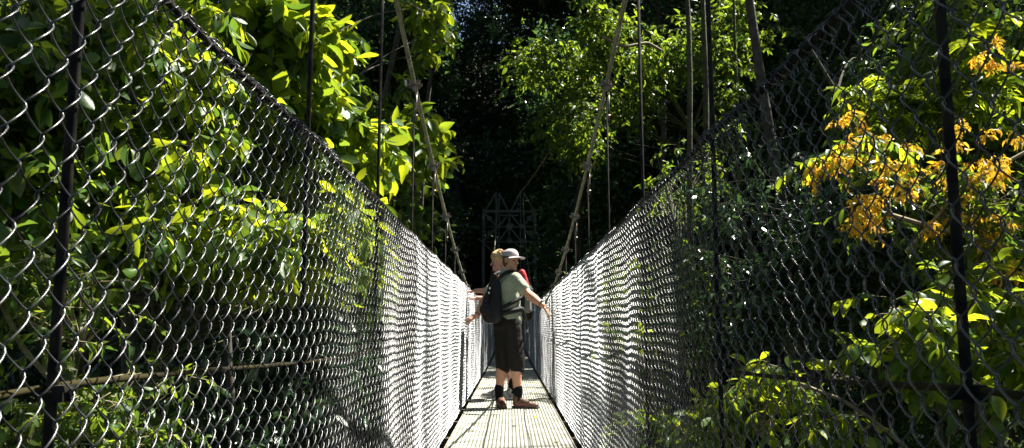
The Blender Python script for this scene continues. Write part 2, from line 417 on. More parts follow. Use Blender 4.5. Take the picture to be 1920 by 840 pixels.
plant('understorey_shrub', 'dark leafy shrub below the left fence beside the broad-leaved tree', 'shrub', (-3.4, 7.4),
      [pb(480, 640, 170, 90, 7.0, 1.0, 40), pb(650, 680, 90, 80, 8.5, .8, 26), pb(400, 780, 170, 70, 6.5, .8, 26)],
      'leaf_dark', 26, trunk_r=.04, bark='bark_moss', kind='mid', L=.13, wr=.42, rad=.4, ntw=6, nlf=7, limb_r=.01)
# ---- RIGHT SIDE
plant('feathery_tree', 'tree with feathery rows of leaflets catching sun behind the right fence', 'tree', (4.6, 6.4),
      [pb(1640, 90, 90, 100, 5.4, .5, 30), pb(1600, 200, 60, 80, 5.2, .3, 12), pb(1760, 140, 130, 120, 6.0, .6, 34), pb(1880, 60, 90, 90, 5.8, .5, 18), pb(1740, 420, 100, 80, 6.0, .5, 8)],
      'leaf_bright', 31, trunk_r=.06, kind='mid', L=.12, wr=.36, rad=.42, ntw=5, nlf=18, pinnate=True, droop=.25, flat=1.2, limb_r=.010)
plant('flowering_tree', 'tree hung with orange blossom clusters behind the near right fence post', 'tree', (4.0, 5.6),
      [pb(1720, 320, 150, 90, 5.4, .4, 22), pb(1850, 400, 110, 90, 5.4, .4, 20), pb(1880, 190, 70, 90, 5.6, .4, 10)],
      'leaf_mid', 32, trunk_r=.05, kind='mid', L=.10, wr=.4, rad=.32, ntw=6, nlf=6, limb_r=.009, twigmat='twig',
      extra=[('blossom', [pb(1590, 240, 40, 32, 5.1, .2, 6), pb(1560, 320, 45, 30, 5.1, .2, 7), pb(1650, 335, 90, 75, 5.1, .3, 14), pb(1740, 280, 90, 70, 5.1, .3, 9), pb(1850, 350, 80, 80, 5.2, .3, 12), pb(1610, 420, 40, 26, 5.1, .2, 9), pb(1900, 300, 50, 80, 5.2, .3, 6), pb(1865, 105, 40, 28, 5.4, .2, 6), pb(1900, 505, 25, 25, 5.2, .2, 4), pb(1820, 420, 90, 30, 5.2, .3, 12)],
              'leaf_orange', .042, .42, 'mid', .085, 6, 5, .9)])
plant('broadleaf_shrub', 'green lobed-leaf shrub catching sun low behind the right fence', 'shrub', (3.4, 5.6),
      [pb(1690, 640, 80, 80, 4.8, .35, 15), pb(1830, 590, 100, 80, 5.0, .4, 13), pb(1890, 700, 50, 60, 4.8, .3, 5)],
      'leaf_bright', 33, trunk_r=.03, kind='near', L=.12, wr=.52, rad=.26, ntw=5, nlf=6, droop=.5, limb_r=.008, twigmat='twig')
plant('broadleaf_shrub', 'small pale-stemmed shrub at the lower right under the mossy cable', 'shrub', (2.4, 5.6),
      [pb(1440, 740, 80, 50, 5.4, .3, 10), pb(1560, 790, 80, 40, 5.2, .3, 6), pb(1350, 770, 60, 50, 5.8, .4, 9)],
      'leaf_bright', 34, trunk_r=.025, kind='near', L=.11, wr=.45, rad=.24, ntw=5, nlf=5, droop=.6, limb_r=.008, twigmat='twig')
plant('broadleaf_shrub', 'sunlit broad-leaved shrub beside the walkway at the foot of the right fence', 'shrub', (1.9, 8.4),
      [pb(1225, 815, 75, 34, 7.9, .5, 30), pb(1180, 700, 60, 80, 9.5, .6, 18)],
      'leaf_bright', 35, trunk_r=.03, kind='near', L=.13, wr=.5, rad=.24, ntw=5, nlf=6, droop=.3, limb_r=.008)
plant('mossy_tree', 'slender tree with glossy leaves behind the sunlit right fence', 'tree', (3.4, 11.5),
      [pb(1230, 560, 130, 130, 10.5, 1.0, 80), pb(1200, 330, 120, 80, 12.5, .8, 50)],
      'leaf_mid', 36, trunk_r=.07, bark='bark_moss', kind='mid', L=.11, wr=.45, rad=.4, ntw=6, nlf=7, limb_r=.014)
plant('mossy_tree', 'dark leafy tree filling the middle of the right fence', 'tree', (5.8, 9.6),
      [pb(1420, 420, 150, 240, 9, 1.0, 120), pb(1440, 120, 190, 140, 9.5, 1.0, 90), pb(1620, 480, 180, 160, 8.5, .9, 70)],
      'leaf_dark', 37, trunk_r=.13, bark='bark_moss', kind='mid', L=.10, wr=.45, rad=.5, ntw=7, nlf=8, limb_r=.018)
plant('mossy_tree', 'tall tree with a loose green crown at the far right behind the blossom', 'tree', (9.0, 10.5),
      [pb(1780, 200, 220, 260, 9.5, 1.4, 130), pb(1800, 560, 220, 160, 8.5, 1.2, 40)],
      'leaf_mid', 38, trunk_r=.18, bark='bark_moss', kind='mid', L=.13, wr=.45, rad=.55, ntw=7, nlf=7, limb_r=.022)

# ---- the sunlit tree over the far right cable and the slender trunks beside it
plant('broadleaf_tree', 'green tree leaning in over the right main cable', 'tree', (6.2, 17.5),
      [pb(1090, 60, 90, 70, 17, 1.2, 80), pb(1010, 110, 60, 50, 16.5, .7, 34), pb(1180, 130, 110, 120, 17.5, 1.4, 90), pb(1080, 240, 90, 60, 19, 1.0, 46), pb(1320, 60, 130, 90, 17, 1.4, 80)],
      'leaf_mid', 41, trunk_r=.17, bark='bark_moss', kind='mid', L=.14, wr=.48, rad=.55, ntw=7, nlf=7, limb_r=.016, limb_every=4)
for k, (px, Yd, r_, lab) in enumerate([
        (1275, 13.0, .075, 'slender mossy trunk, left one of the pair rising right of the cable'),
        (1305, 13.6, .09, 'slender mossy trunk, right one of the pair rising right of the cable'),
        (1350, 15.0, .05, 'thin leaning trunk right of the slender pair')]):
    b = at(px, 420, Yd)
    top = at(px - 12 + 10 * k, -560, Yd)
    plant('slender_tree', lab, 'tree', (b[0], b[1]), [((top[0], top[1], top[2] + .3), (1.1, 1.0, 1.2), 34), (at(px + 30, 250, Yd), (.5, .4, 1.6), 14), (at(px + 3, 60, Yd), (.22, .2, 2.6), 16)],
          'leaf_mid', 50 + k, group='slender trunks right of the bridge', trunk_r=r_, bark='bark_moss', kind='mid', L=.10, wr=.45, rad=.36, ntw=6, nlf=6, lean=(top[0], top[1], 0), limb_r=.012)

# ---- dark forest wall behind the far end
far_spots = [(-13, 24, 9), (-8.5, 27, 11), (-4.2, 31, 12), (-1.2, 41, 14), (3.2, 40, 13), (2.6, 27, 9.5), (6.5, 27, 11), (10.5, 24, 9), (15, 28, 11), (-17, 32, 12), (-7, 42, 16), (8.5, 40, 15), (20, 21, 9), (-21, 22, 9), (15, 18, 8), (-13.5, 16, 8), (0.8, 50, 19), (-11, 52, 20), (11, 52, 20), (22, 38, 14), (-24, 40, 15), (-3.5, 44, 19), (3.5, 45, 19), (-7, 46, 22), (7.5, 47, 22), (-2.6, 38, 7), (2.9, 38.5, 7), (12.8, 33, 15), (14.5, 39, 19)]
labs = ['dark forest tree far behind the left fence, wide and low', 'dark forest tree behind the glowing left tree', 'tall dark forest tree left of the far tower',
        'dark forest tree directly behind the far tower', 'dark forest tree behind the tower on its right', 'glossy-leaved forest tree beside the right main cable', 'forest tree behind the slender trunks',
        'dark forest tree behind the middle of the right fence', 'dark forest tree far off in the right half', 'dark forest tree far off at the left', 'very tall forest tree back left of the tower', 'very tall forest tree back right of the tower',
        'low dark tree at the far right edge', 'low dark tree at the far left edge', 'dark tree behind the feathery leaflets', 'dark tree behind the top left leaves', 'tallest tree on the slope beyond the tower', 'slope tree high up at back left', 'slope tree high up at back right',
        'forest tree on the right slope', 'forest tree on the left slope', 'tall tree in the dark gap left of the far tower top', 'tall tree in the dark gap right of the far tower top', 'tall tree high in the middle, left of centre', 'tall tree high in the middle, right of centre', 'low dark tree crowding the far tower from the left', 'low dark tree crowding the far tower from the right', 'tall dark tree behind the top edge of the right fence', 'tall slope tree above the top edge of the right fence']
for k, ((x, y, z), lab) in enumerate(zip(far_spots, labs)):
    rr = 3.6 + (k % 3) * .5
    if y < 35 and abs(x) < 5: rr = 2.2
    zb = gz(x, y)
    bl = [((x, y, z), (rr, rr * .8, rr * .95), 210), ((x + (1.2 if x > 0 else -1.2), y + .5, z - rr * 1.2), (rr * .95, rr * .7, rr * .95), 160), ((x, y + 1.2, (z + zb) / 2 - 1), (rr * 1.05, rr * .6, (z - zb) * .34), 200)]
    plant('forest_tree', lab, 'tree', (x, y), bl, 'leaf_cool' if k % 3 else 'leaf_dark', 100 + k, group='dark forest trees beyond the bridge',
          trunk_r=.2 + .04 * (k % 3), bark='bark', kind='far', L=.19, wr=.55, rad=.85, ntw=9, nlf=9, limb_r=.03, lean=(x, y, 0), limb_every=6)

# ---- canopy overhead (above the frame: shades the gorge, leaves the gap the sun comes through)
over = [(9, 2, 13), (16, 6, 15), (11, 16, 15), (5, 20, 14), (12, 26, 16), (-2, 24, 15), (18, 14, 16), (8, -6, 13), (17, -3, 15), (-6, 14, 13), (20, 24, 17), (-9, 4, 12), (-4, -6, 12), (2, -9, 12), (7, 9, 14), (25, 8, 17), (3, 36, 18), (12, 36, 18), (-8, 34, 17), (2, 12, 13.5), (24, 0, 16),
        (3.5, -4, 10), (-3.5, -1, 10), (1, -6, 11), (6, -4, 12), (-6, 2, 11),
        (-4, 30, 19), (6, 34, 21), (11, 34, 21), (0, 40, 23), (7, 42, 24), (14, 42, 24), (-7, 40, 22), (3, 50, 28), (12, 50, 28), (-6, 50, 27), (17, 34, 21), (20, 46, 26), (14, 22, 19), (-1, 20, 17), (4, 25, 18), (9, 28, 19)]
for k, (x, y, z) in enumerate(over):
    bx = x if abs(x) > 3 else (4.5 if x >= 0 else -4.5)
    plant('canopy_tree', 'tall canopy tree whose crown shades the gorge from above', 'tree', (bx, y), [((x, y, z), (4.6, 4.4, 2.0), 170)],
          'leaf_dark', 200 + k, group='canopy trees roofing the gorge', trunk_r=.12, kind='far', L=.34, wr=.55, rad=1.0, ntw=8, nlf=8, limb_r=.05, lean=(x, y, 0), limb_every=3)

# ---- ground cover on the slopes
rng = np.random.default_rng(5)
m_ = 9000
gx_ = rng.uniform(-26, 26, m_); gy_ = rng.uniform(-2, 60, m_)
Cg = np.stack([gx_, gy_, ground_z(gx_, gy_) + .25], 1)
Cg = Cg[~((np.abs(Cg[:, 0]) < 1.5) & (Cg[:, 2] > -1.2))]
V, q, t, tw = grow(Cg, .5, 3, 6, .24, .35, 'far', rng, .3, .8)
tag(link('undergrowth', mesh_np('undergrowth', V, [q, t], M['leaf_mid'], smooth=False)), 'low leafy undergrowth covering the gorge slopes', 'undergrowth', kind='stuff')

# ---- lianas
def liana(pts, r_, label, mat='vine'):
    b = MB(); P = np.array(pts, float)
    t = np.linspace(0, len(P) - 1, 40); Q = np.stack([np.interp(t, np.arange(len(P)), P[:, i]) for i in range(3)], 1)
    for _ in range(3): Q[1:-1] = (Q[:-2] + Q[1:-1] + Q[2:]) / 3
    b.tube(Q, r_, 6)
    return tag(b.build('liana', M[mat]), label, 'vine', 'lianas hanging in the trees')
liana([at(1075, 235, 22), at(1040, 270, 22), at(1000, 330, 23), at(968, 372, 24)], .02, 'thin pale liana slanting down towards the far tower', 'twig')
liana([at(1130, 70, 15), at(1170, 88, 15.2), at(1215, 80, 15.4), at(1240, 95, 15.5)], .03, 'crooked bare bough arching beside the right main cable', 'twig')
liana([at(430, 330, 6), at(440, 470, 6), at(425, 620, 6), at(440, 840, 6)], .03, 'dark liana hanging behind the middle of the left fence')
liana([at(250, 170, 5.5), at(262, 330, 5.5), at(240, 520, 5.5), at(255, 840, 5.5)], .035, 'dark liana hanging between the nearest left hanger and the middle of the mesh')
liana([at(60, 470, 5), at(150, 520, 5), at(260, 560, 5.2), at(400, 600, 5.8)], .018, 'thin branch slanting across the lower left mesh')
liana([at(0, 560, 4.4), at(40, 650, 4.4), at(120, 740, 4.5), at(180, 840, 4.6)], .016, 'mossy stem in the lower left corner', 'twig')
liana([at(1660, 400, 5.2), at(1760, 430, 5.2), at(1860, 455, 5.2), at(1990, 500, 5.2)], .016, 'pale bare stem below the orange blossom', 'twig')
liana([at(1700, 470, 5.4), at(1780, 380, 5.4), at(1840, 330, 5.3), at(1950, 270, 5.3)], .013, 'pale bare stem crossing behind the near right hanger', 'twig')
liana([at(1500, 720, 5), at(1580, 750, 5), at(1640, 790, 5), at(1700, 840, 5)], .012, 'pale twig low behind the right fence', 'twig')
liana([at(1610, 640, 5.1), at(1700, 660, 5.1), at(1800, 665, 5.2), at(1960, 640, 5.3)], .010, 'thin twig crossing the green shrub behind the right fence', 'twig')

# ------------------------------------------------------------------ the bridge
SP = 1.17; Y0 = .995 - SP * 2; NH = 31
Y1 = 35.0
def deck_z(y): return np.where(np.asarray(y) > 14, .0005 * (np.asarray(y, float) - 14) ** 2, 0.0)
def cable_z(y): return 1.27 + .0118 * (np.asarray(y, float) - 13.8) ** 2
HX = .56; FX = .535; TOPZ = 1.40

# walkway
wk = thing('walkway', (0, Y0, 0), 'narrow galvanised grating walkway of the hanging bridge', 'walkway')
pm = MB(); PL = SP - .008; half = .475
nb = 31
for i in range(nb):
    x = -half + .012 + i * (2 * half - .024) / (nb - 1)
    pm.box((x, PL / 2, -.0125), (.0170, PL, .025))
nc = 26
for j in range(nc):
    y = .008 + j * (PL - .016) / (nc - 1)
    pm.box((0, y, -.0125 + .001), (2 * half - .002, .012, .018))
panel = pm.build('grating_panel', M['grating'], None, smooth=False)
panels = [panel] + [panel.copy() for _ in range(NH - 1)]
for k, p in enumerate(panels):
    if k: COL.objects.link(p)
    ya = Y0 + k * SP; za, zb = float(deck_z(ya)), float(deck_z(ya + SP))
    p.parent = wk; p.matrix_parent_inverse = wk.matrix_basis.inverted()
    p.location = (0, ya, za); p.rotation_euler = (math.atan2(zb - za, SP), 0, 0)
ys = np.linspace(Y0, Y0 + NH * SP, 80)
for s in (-1, 1):
    b = MB()
    for a, c in zip(ys[:-1], ys[1:]):
        b.bar((s * (half + .008), a, float(deck_z(a)) - .024), (s * (half + .008), c, float(deck_z(c)) - .024), .006, .062)
    b.build('edge_angle', M['edge'], wk, smooth=False)
    b = MB(); b.tube(np.stack([np.full(80, s * .40), ys, deck_z(ys) - .075], 1), .014, 8); b.build('support_cable', M['dark_cable'], wk)
for k in range(NH + 1):
    y = Y0 + k * SP
    b = MB(); b.box((0, y - .004, float(deck_z(y)) - .062), (2 * HX + .06, .05, .05)); b.build('cross_beam', M['beam'], wk, smooth=False)
# a few fallen leaves on the deck
for k, (px, py) in enumerate([(1008, 781), (877, 809), (968, 800), (995, 736), (1000, 752), (840, 822), (1040, 830), (915, 722)]):
    d = (.88) / ((py - 420) / F_PX * 1.0)  # rough distance along the deck
    P0 = None
    for Yd in np.linspace(5, 20, 600):
        a_ = at(px, py, Yd)
        if a_[2] <= 0.004: P0 = a_; break
    P0[2] = .006
    ang = rng.uniform(0, 6.28)
    V, q, t = leaf_mesh_arrays(P0[None], np.array([[math.cos(ang), math.sin(ang), .05]]), np.array([[0.1, 0, 1.0]]), np.array([.075]), np.array([.5]), 'mid')
    tag(link('fallen_leaf', mesh_np('fallen_leaf', V, [q, t], M['leaf_orange'] if k in (0, 4) else M['twig_dark'])),
        'yellow fallen leaf on the grating' if k in (0, 4) else 'small brown fallen leaf on the grating', 'leaf', 'fallen leaves on the walkway')

# chain-link fences
def fence(side):
    s = side
    root = thing('chain_link_fence', (s * FX, Y0, 0), 'chain-link fence along the %s side of the hanging bridge' % ('left' if s < 0 else 'right'), 'fence')
    mb = MB(); hw = .0315; hv = .0334; nseg = 42
    H = nseg * hv
    def run(ya, yb, pps, sides, dep):
        k0 = int(round((ya - Y0) / hw)); k1 = int(round((yb - Y0) / hw))
        ks = np.arange(k0, k1)
        th = np.linspace(0, nseg * math.pi, nseg * pps + 1)
        the = th[None] + (ks % 2)[:, None] * math.pi              # neighbours are half a turn apart, so their corners hook together
        s01 = 1 - np.abs(((the / math.pi) % 2) - 1)
        lat = (-.35 * np.cos(the) + .65 * (2 * s01 - 1)) * (hw / 2 + .0020)
        sn = np.sin(the); depth = np.sign(sn) * np.abs(sn) ** .6 * dep
        z = th / math.pi * hv
        yk = Y0 + (ks + .5) * hw
        Yp = yk[:, None] + lat
        Zr = z[None] + 0 * yk[:, None]
        # slack: mesh bellies between the hangers and stretches along its length
        wob = .012 * np.sin((Yp - Y0) / SP * 2 * math.pi + 1.3) * np.sin(Zr / H * math.pi) + .010 * np.sin(Yp * 2.1 + Zr * 3) * np.sin(Zr / H * math.pi)
        sagz = -.012 * np.abs(np.sin((Yp - Y0) / SP * math.pi)) * (Zr / H) + .004 * np.sin(Yp * 9.3 + s)
        jit = RNG.normal(size=(len(ks), 1)) * .0018
        Xp = s * (FX - wob) - s * depth
        P = np.stack([Xp, Yp + jit, Zr - .005 + deck_z(Yp) + sagz + jit], -1)
        # the knuckled ends bend over the edge cable
        P[:, -1, 0] += s * .012; P[:, -1, 2] -= .004
        mb.tubes(P, .00128 if pps > 5 else .00175, sides, ref=(1, 0, 0))
    # twisted wire ends standing proud of the top cable
    kk = np.arange(0, int((3.3 - Y0) / hw)); yk = Y0 + kk * hw; t = np.linspace(0, 1, 9)[None]
    r1 = RNG.uniform(-1, 1, (len(kk), 1)); r2 = RNG.uniform(.5, 1.2, (len(kk), 1))
    zb = (H - .012 - .012 * np.abs(np.sin((yk - Y0) / SP * math.pi)) + .004 * np.sin(yk * 9.3 + s))[:, None] + deck_z(yk)[:, None]
    a = t * math.pi * 1.35
    P = np.stack([s * (FX - .008 + .026 * np.sin(a / 1.35 * .5 * math.pi) ** 2 + .004 * r1), yk[:, None] + .016 * r1 * np.sin(a) + .010 * t * r2, zb + .020 * r2 * np.sin(a)], -1)
    mb.tubes(P, .0017, 5, ref=(1, .1, 0))
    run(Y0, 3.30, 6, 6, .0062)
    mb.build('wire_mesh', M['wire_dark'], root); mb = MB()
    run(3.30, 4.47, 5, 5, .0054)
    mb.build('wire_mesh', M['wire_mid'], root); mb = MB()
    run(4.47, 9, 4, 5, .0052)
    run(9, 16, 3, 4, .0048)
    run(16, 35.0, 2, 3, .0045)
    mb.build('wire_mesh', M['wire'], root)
    ys = np.arange(Y0, 35.1, SP / 6)
    tz = TOPZ - .004 + deck_z(ys) - .012 * np.abs(np.sin((ys - Y0) / SP * math.pi))
    b = MB(); b.tube(np.stack([np.full(len(ys), s * (FX + .006)), ys, tz], 1), .0062, 7)
    b.build('top_cable', M['dark_cable'], root)
    b = MB(); b.tube(np.stack([np.full(len(ys), s * (FX + .004)), ys, deck_z(ys) + .006], 1), .005, 6)
    b.build('bottom_cable', M['dark_cable'], root)
    # lashing wire wound round the top cable
    t = np.arange(Y0, 16, .012); a = t * 2 * math.pi / .06
    tzz = TOPZ - .004 - .012 * np.abs(np.sin((t - Y0) / SP * math.pi))
    b = MB(); b.tube(np.stack([s * (FX + .006) + .0105 * np.cos(a), t, tzz + .0105 * np.sin(a)], 1), .0016, 4)
    b.build('lashing_wire', M['dark_cable'], root)
fence(-1); fence(1)

# mossy side cables at hip height, outside the mesh
for s in (-1, 1):
    ys = np.linspace(Y0, 20, 200)
    z = .80 + .012 * np.sin(ys * 1.7 + s) - .02 * np.abs(np.sin((ys - Y0) / SP * math.pi / 2))
    b = MB(); b.tube(np.stack([np.full(200, s * (HX + .012)), ys, z], 1), .0048 + .0012 * np.sin(ys * 23) * np.sin(ys * 7.1), 8)
    tag(b.build('side_cable', M['moss_cable']), 'mossy cable running at hip height outside the %s fence' % ('left' if s < 0 else 'right'), 'cable')

# main cables, six twisted strands each, with a clamp over every hanger
for s in (-1, 1):
    root = thing('main_cable', (s * HX, Y0, float(cable_z(Y0))), 'thick twisted suspension cable swooping down on the %s side of the bridge' % ('left' if s < 0 else 'right'), 'cable')
    ys = np.arange(-2.5, 35.0, .03); b = MB()
    for k in range(6):
        a = ys * 2 * math.pi / .22 + k * math.pi / 3
        b.tube(np.stack([s * HX + .0088 * np.cos(a), ys, cable_z(ys) + .0088 * np.sin(a)], 1), .0050, 5)
    b.build('strands', M['rope'], root)

def clamp_mesh():
    b = MB()
    b.box((0, 0, 0), (.034, .026, .046)); b.box((0, 0, -.034), (.018, .03, .022))
    for sx in (-1, 1):
        b.tube([(sx * .024, 0, -.016), (sx * .024, 0, .022)], .0055, 6)
        b.box((sx * .024, 0, .026), (.017, .017, .009)); b.box((sx * .024, 0, -.018), (.017, .017, .009))
    b.tube([(-.04, 0, .0), (.04, 0, .0)], .006, 6)
    b.box((-.040, 0, 0), (.010, .018, .018)); b.box((.040, 0, 0), (.010, .018, .018))
    return b
cm = clamp_mesh().build('clamp', M['clamp'], None, smooth=False).data
bpy.data.objects.remove(bpy.data.objects['clamp'])
def place(name, me, parent, loc, rot=(0, 0, 0)):
    o = link(name, me, parent); o.location = loc; o.rotation_euler = rot; return o
ordinal = ['nearest', 'second', 'third', 'fourth', 'fifth', 'sixth', 'seventh', 'eighth', 'ninth', 'tenth', 'eleventh', 'twelfth']
first = 2
for s in (-1, 1):
    for k in range(first, NH):
        y = Y0 + k * SP
        if y > 34.6: continue
        zt = float(cable_z(y)); zd = float(deck_z(y))
        if zt > 6.3 and y < 10: continue
        j = k - first
        side = 'left' if s < 0 else 'right'
        if j < 12: lab = '%s hanger cable from the camera on the %s side' % (ordinal[j], side); 
        else: lab = 'thin hanger cable on the far rising part of the %s main cable' % side
        root = thing('hanger_cable', (s * HX, y, zd), lab, 'cable', 'hanger cables of the bridge')
        mx = s * .0
        b = MB(); b.tube([(s * HX, y, zd - .06), (s * HX + s * .003, y, (zt + zd) / 2), (s * HX, y, zt - .03)], .0070 if j < 3 else .0058, 7); b.build('rod', M['dark_cable'], root)
        o = place('clamp', cm, root, (s * HX, y, zt - .004), (math.atan(2 * .0118 * (y - 13.8)), 0, 0))
        if j > 2 and zt - TOPZ - zd > .3:
            b = MB(); b.tube([(s * HX + .022, y, zt - .19), (s * HX + .0135, y, zt - .19)], .003, 5); b.tube([(s * HX + .014, y, zt - .05), (s * HX + .012, y, zt - .22 if zt - zd - TOPZ > .3 else zt - .1)], .004, 6)
            b.tube([(s * HX - .008, y, zt - .19), (s * HX + .022, y, zt - .19)], .007, 6); b.build('clip', M['clamp'], root)
        if j < 6:
            b = MB(); b.tube([(s * HX - .02, y, .80), (s * HX + .024, y, .80)], .008, 8); b.box((s * HX + .012, y, .80), (.014, .026, .02)); b.build('bracket', M['dark_cable'], root, smooth=False)

# far tower
TY = 35.2; tz0 = .35
tw_ = thing('suspension_tower', (0, TY, gz(0, TY)), 'grey-green steel lattice tower in deep shade at the far end of the bridge', 'tower')
def tp(px, py): p = at(px, py, TY); return np.array([p[0], TY, p[2]])
zTop = tp(955, 395)[2]
for x in (907, 1003):
    b = MB(); p = tp(x, 395); b.box((p[0], TY, (p[2] + gz(p[0], TY) - .3) / 2 + 0), (.13, .16, p[2] - gz(p[0], TY) + .3)); b.build('outer_post', M['tower'], tw_, smooth=False)
for x in (933, 979):
    b = MB(); p = tp(x, 361); zb_ = gz(p[0], TY) - .3
    for dx in (-.07, .07): b.box((p[0] + dx, TY, (p[2] + zb_) / 2), (.05, .12, p[2] - zb_))
    b.build('inner_post', M['tower'], tw_, smooth=False)
for y in (396, 425, 453):
    b = MB(); a, c = tp(905, y), tp(1005, y); b.bar(a + [0, .04, 0], c + [0, .04, 0], .1, .11 if y == 396 else .06); b.build('cross_beam', M['tower'], tw_, smooth=False)
b = MB(); a, c = tp(938, 404), tp(972, 404); b.bar(a + [0, -.04, 0], c + [0, -.04, 0], .06, .06); b.build('cross_beam', M['tower'], tw_, smooth=False)
for (x0, y0, x1, y1) in [(911, 394, 929, 363), (937, 363, 952, 394), (959, 394, 975, 363), (983, 363, 1000, 394), (955, 400, 955, 452), (953, 402, 935, 425), (957, 402, 977, 425), (953, 428, 935, 452), (957, 428, 977, 452), (909, 400, 931, 424), (909, 450, 931, 427), (1001, 400, 981, 424), (1001, 450, 981, 427), (909, 458, 931, 478), (1001, 458, 981, 478)]:
    b = MB(); b.bar(tp(x0, y0) + [0, -.02, 0], tp(x1, y1) + [0, -.02, 0], .05, .07); b.build('brace', M['tower'], tw_, smooth=False)
for (x, y, w) in [(955, 425, .26), (955, 452, .2), (933, 425, .2), (979, 425, .2), (933, 452, .2), (979, 452, .2), (918, 410, .2), (992, 410, .2), (918, 437, .18), (992, 437, .18), (909, 396, .2), (1001, 396, .2)]:
    b = MB(); p = tp(x, y); b.box((p[0], TY - .075, p[2]), (w, .012, w)); b.build('gusset_plate', M['tower'], tw_, smooth=False)
# concrete footing
b = MB(); b.box((0, TY + .6, tz0 - .6), (3.4, 2.4, 1.3)); tag(b.build('footing', pr('concrete', (.16, .16, .14), .9, col2=(.08, .09, .06), nscale=2), None, smooth=False), 'concrete footing under the far tower', 'footing')

# ------------------------------------------------------------------ people
def capsule(p0, p1, r0, r1, flat=None, k=1.0, seg=14):
    p0 = np.asarray(p0, float); p1 = np.asarray(p1, float)
    t = p1 - p0; L = np.linalg.norm(t)
    t = t / L if L > 1e-6 else np.array([0, 0, 1.0])
    u = np.cross(t, (.3, .5, .81)); u /= np.linalg.norm(u); v = np.cross(t, u)
    rings = []
    for a in np.linspace(-80, 0, 5): rings.append((p0 + t * r0 * math.sin(R(a)), r0 * math.cos(R(a))))
    for a in np.linspace(0, 80, 5): rings.append((p1 + t * r1 * math.sin(R(a)), r1 * math.cos(R(a))))
    ang = np.arange(seg) * 2 * math.pi / seg
    V = [c + r * (math.cos(x) * u + math.sin(x) * v) for c, r in rings for x in ang]
    V += [p0 - t * r0, p1 + t * r1]
    V = np.array(V); m = len(rings)
    Q = [[i * seg + j, i * seg + (j + 1) % seg, (i + 1) * seg + (j + 1) % seg, (i + 1) * seg + j] for i in range(m - 1) for j in range(seg)]
    T = [[m * seg, (j + 1) % seg, j] for j in range(seg)] + [[m * seg + 1, (m - 1) * seg + j, (m - 1) * seg + (j + 1) % seg] for j in range(seg)]
    if flat is not None:
        ax = np.asarray(flat, float); ax = ax / np.linalg.norm(ax)
        # flatten about the axis line
        s = np.clip(((V - p0) @ t) / max(L, 1e-6), 0, 1)[:, None]
        c = p0 + s * (p1 - p0); o = V - c
        V = c + o - (1 - k) * (o @ ax)[:, None] * ax
    return V, Q, T

def blob(name, prims, mat, parent, voxel=.008, smooth_it=4, noise=0.0, nsc=.08):
    b = MB()
    for p in prims:
        V, Q, T = capsule(*p[:4], *(p[4:] if len(p) > 4 else ()))
        b.add(V, Q, T)
    o = b.build(name + '_src', mat)
    md = o.modifiers.new('r', 'REMESH'); md.mode = 'VOXEL'; md.voxel_size = voxel
    sm = o.modifiers.new('s', 'SMOOTH'); sm.factor = .5; sm.iterations = smooth_it
    if noise:
        tx = bpy.data.textures.new('n', 'CLOUDS'); tx.noise_scale = nsc
        dm = o.modifiers.new('d', 'DISPLACE'); dm.texture = tx; dm.strength = noise; dm.mid_level = .5
    dg = bpy.context.evaluated_depsgraph_get(); dg.update()
    me = bpy.data.meshes.new_from_object(o.evaluated_get(dg))
    me.name = name
    if not me.materials: me.materials.append(mat)
    for p in me.polygons: p.use_smooth = True
    bpy.data.objects.remove(o)
    return link(name, me, parent)

def hand(wrist, direc, palm_n, spread=.30, curl=.4, thumb_side=1, scale=1.0):
    """prims of an open hand: palm, four bent fingers, thumb from the side of the palm"""
    d = nrm(np.asarray(direc, float)); nn = np.asarray(palm_n, float); nn = nrm(nn - (nn @ d) * d); s = np.cross(d, nn) * thumb_side
    w = np.asarray(wrist, float); k = scale
    pr_ = [(w, w + d * .075 * k, .026 * k, .036 * k, nn, .45)]
    for i, (off, ln) in enumerate(((.030, .072), (.010, .080), (-.010, .074), (-.028, .058))):
        a = (.5 - i / 3) * spread * 2
        dd = nrm(d * math.cos(a) + s * math.sin(a))
        k0 = w + d * .085 * k + s * off * k
        k1 = k0 + nrm(dd + nn * curl * .4) * ln * .5 * k
        k2 = k1 + nrm(dd + nn * curl * 1.5) * ln * .5 * k
        pr_ += [(w + d * .05 * k + s * off * .9 * k, k0, .010 * k, .0095 * k), (k0, k1, .0095 * k, .0085 * k), (k1, k2, .0085 * k, .0068 * k)]
    t0 = w + d * .025 * k + s * .022 * k; t1 = t0 + nrm(d * .75 + s * .75 + nn * .25) * .045 * k; t2 = t1 + nrm(d * .95 + s * .3 + nn * .35) * .032 * k
    pr_ += [(t0, t1, .014 * k, .011 * k), (t1, t2, .011 * k, .008 * k)]
    return pr_

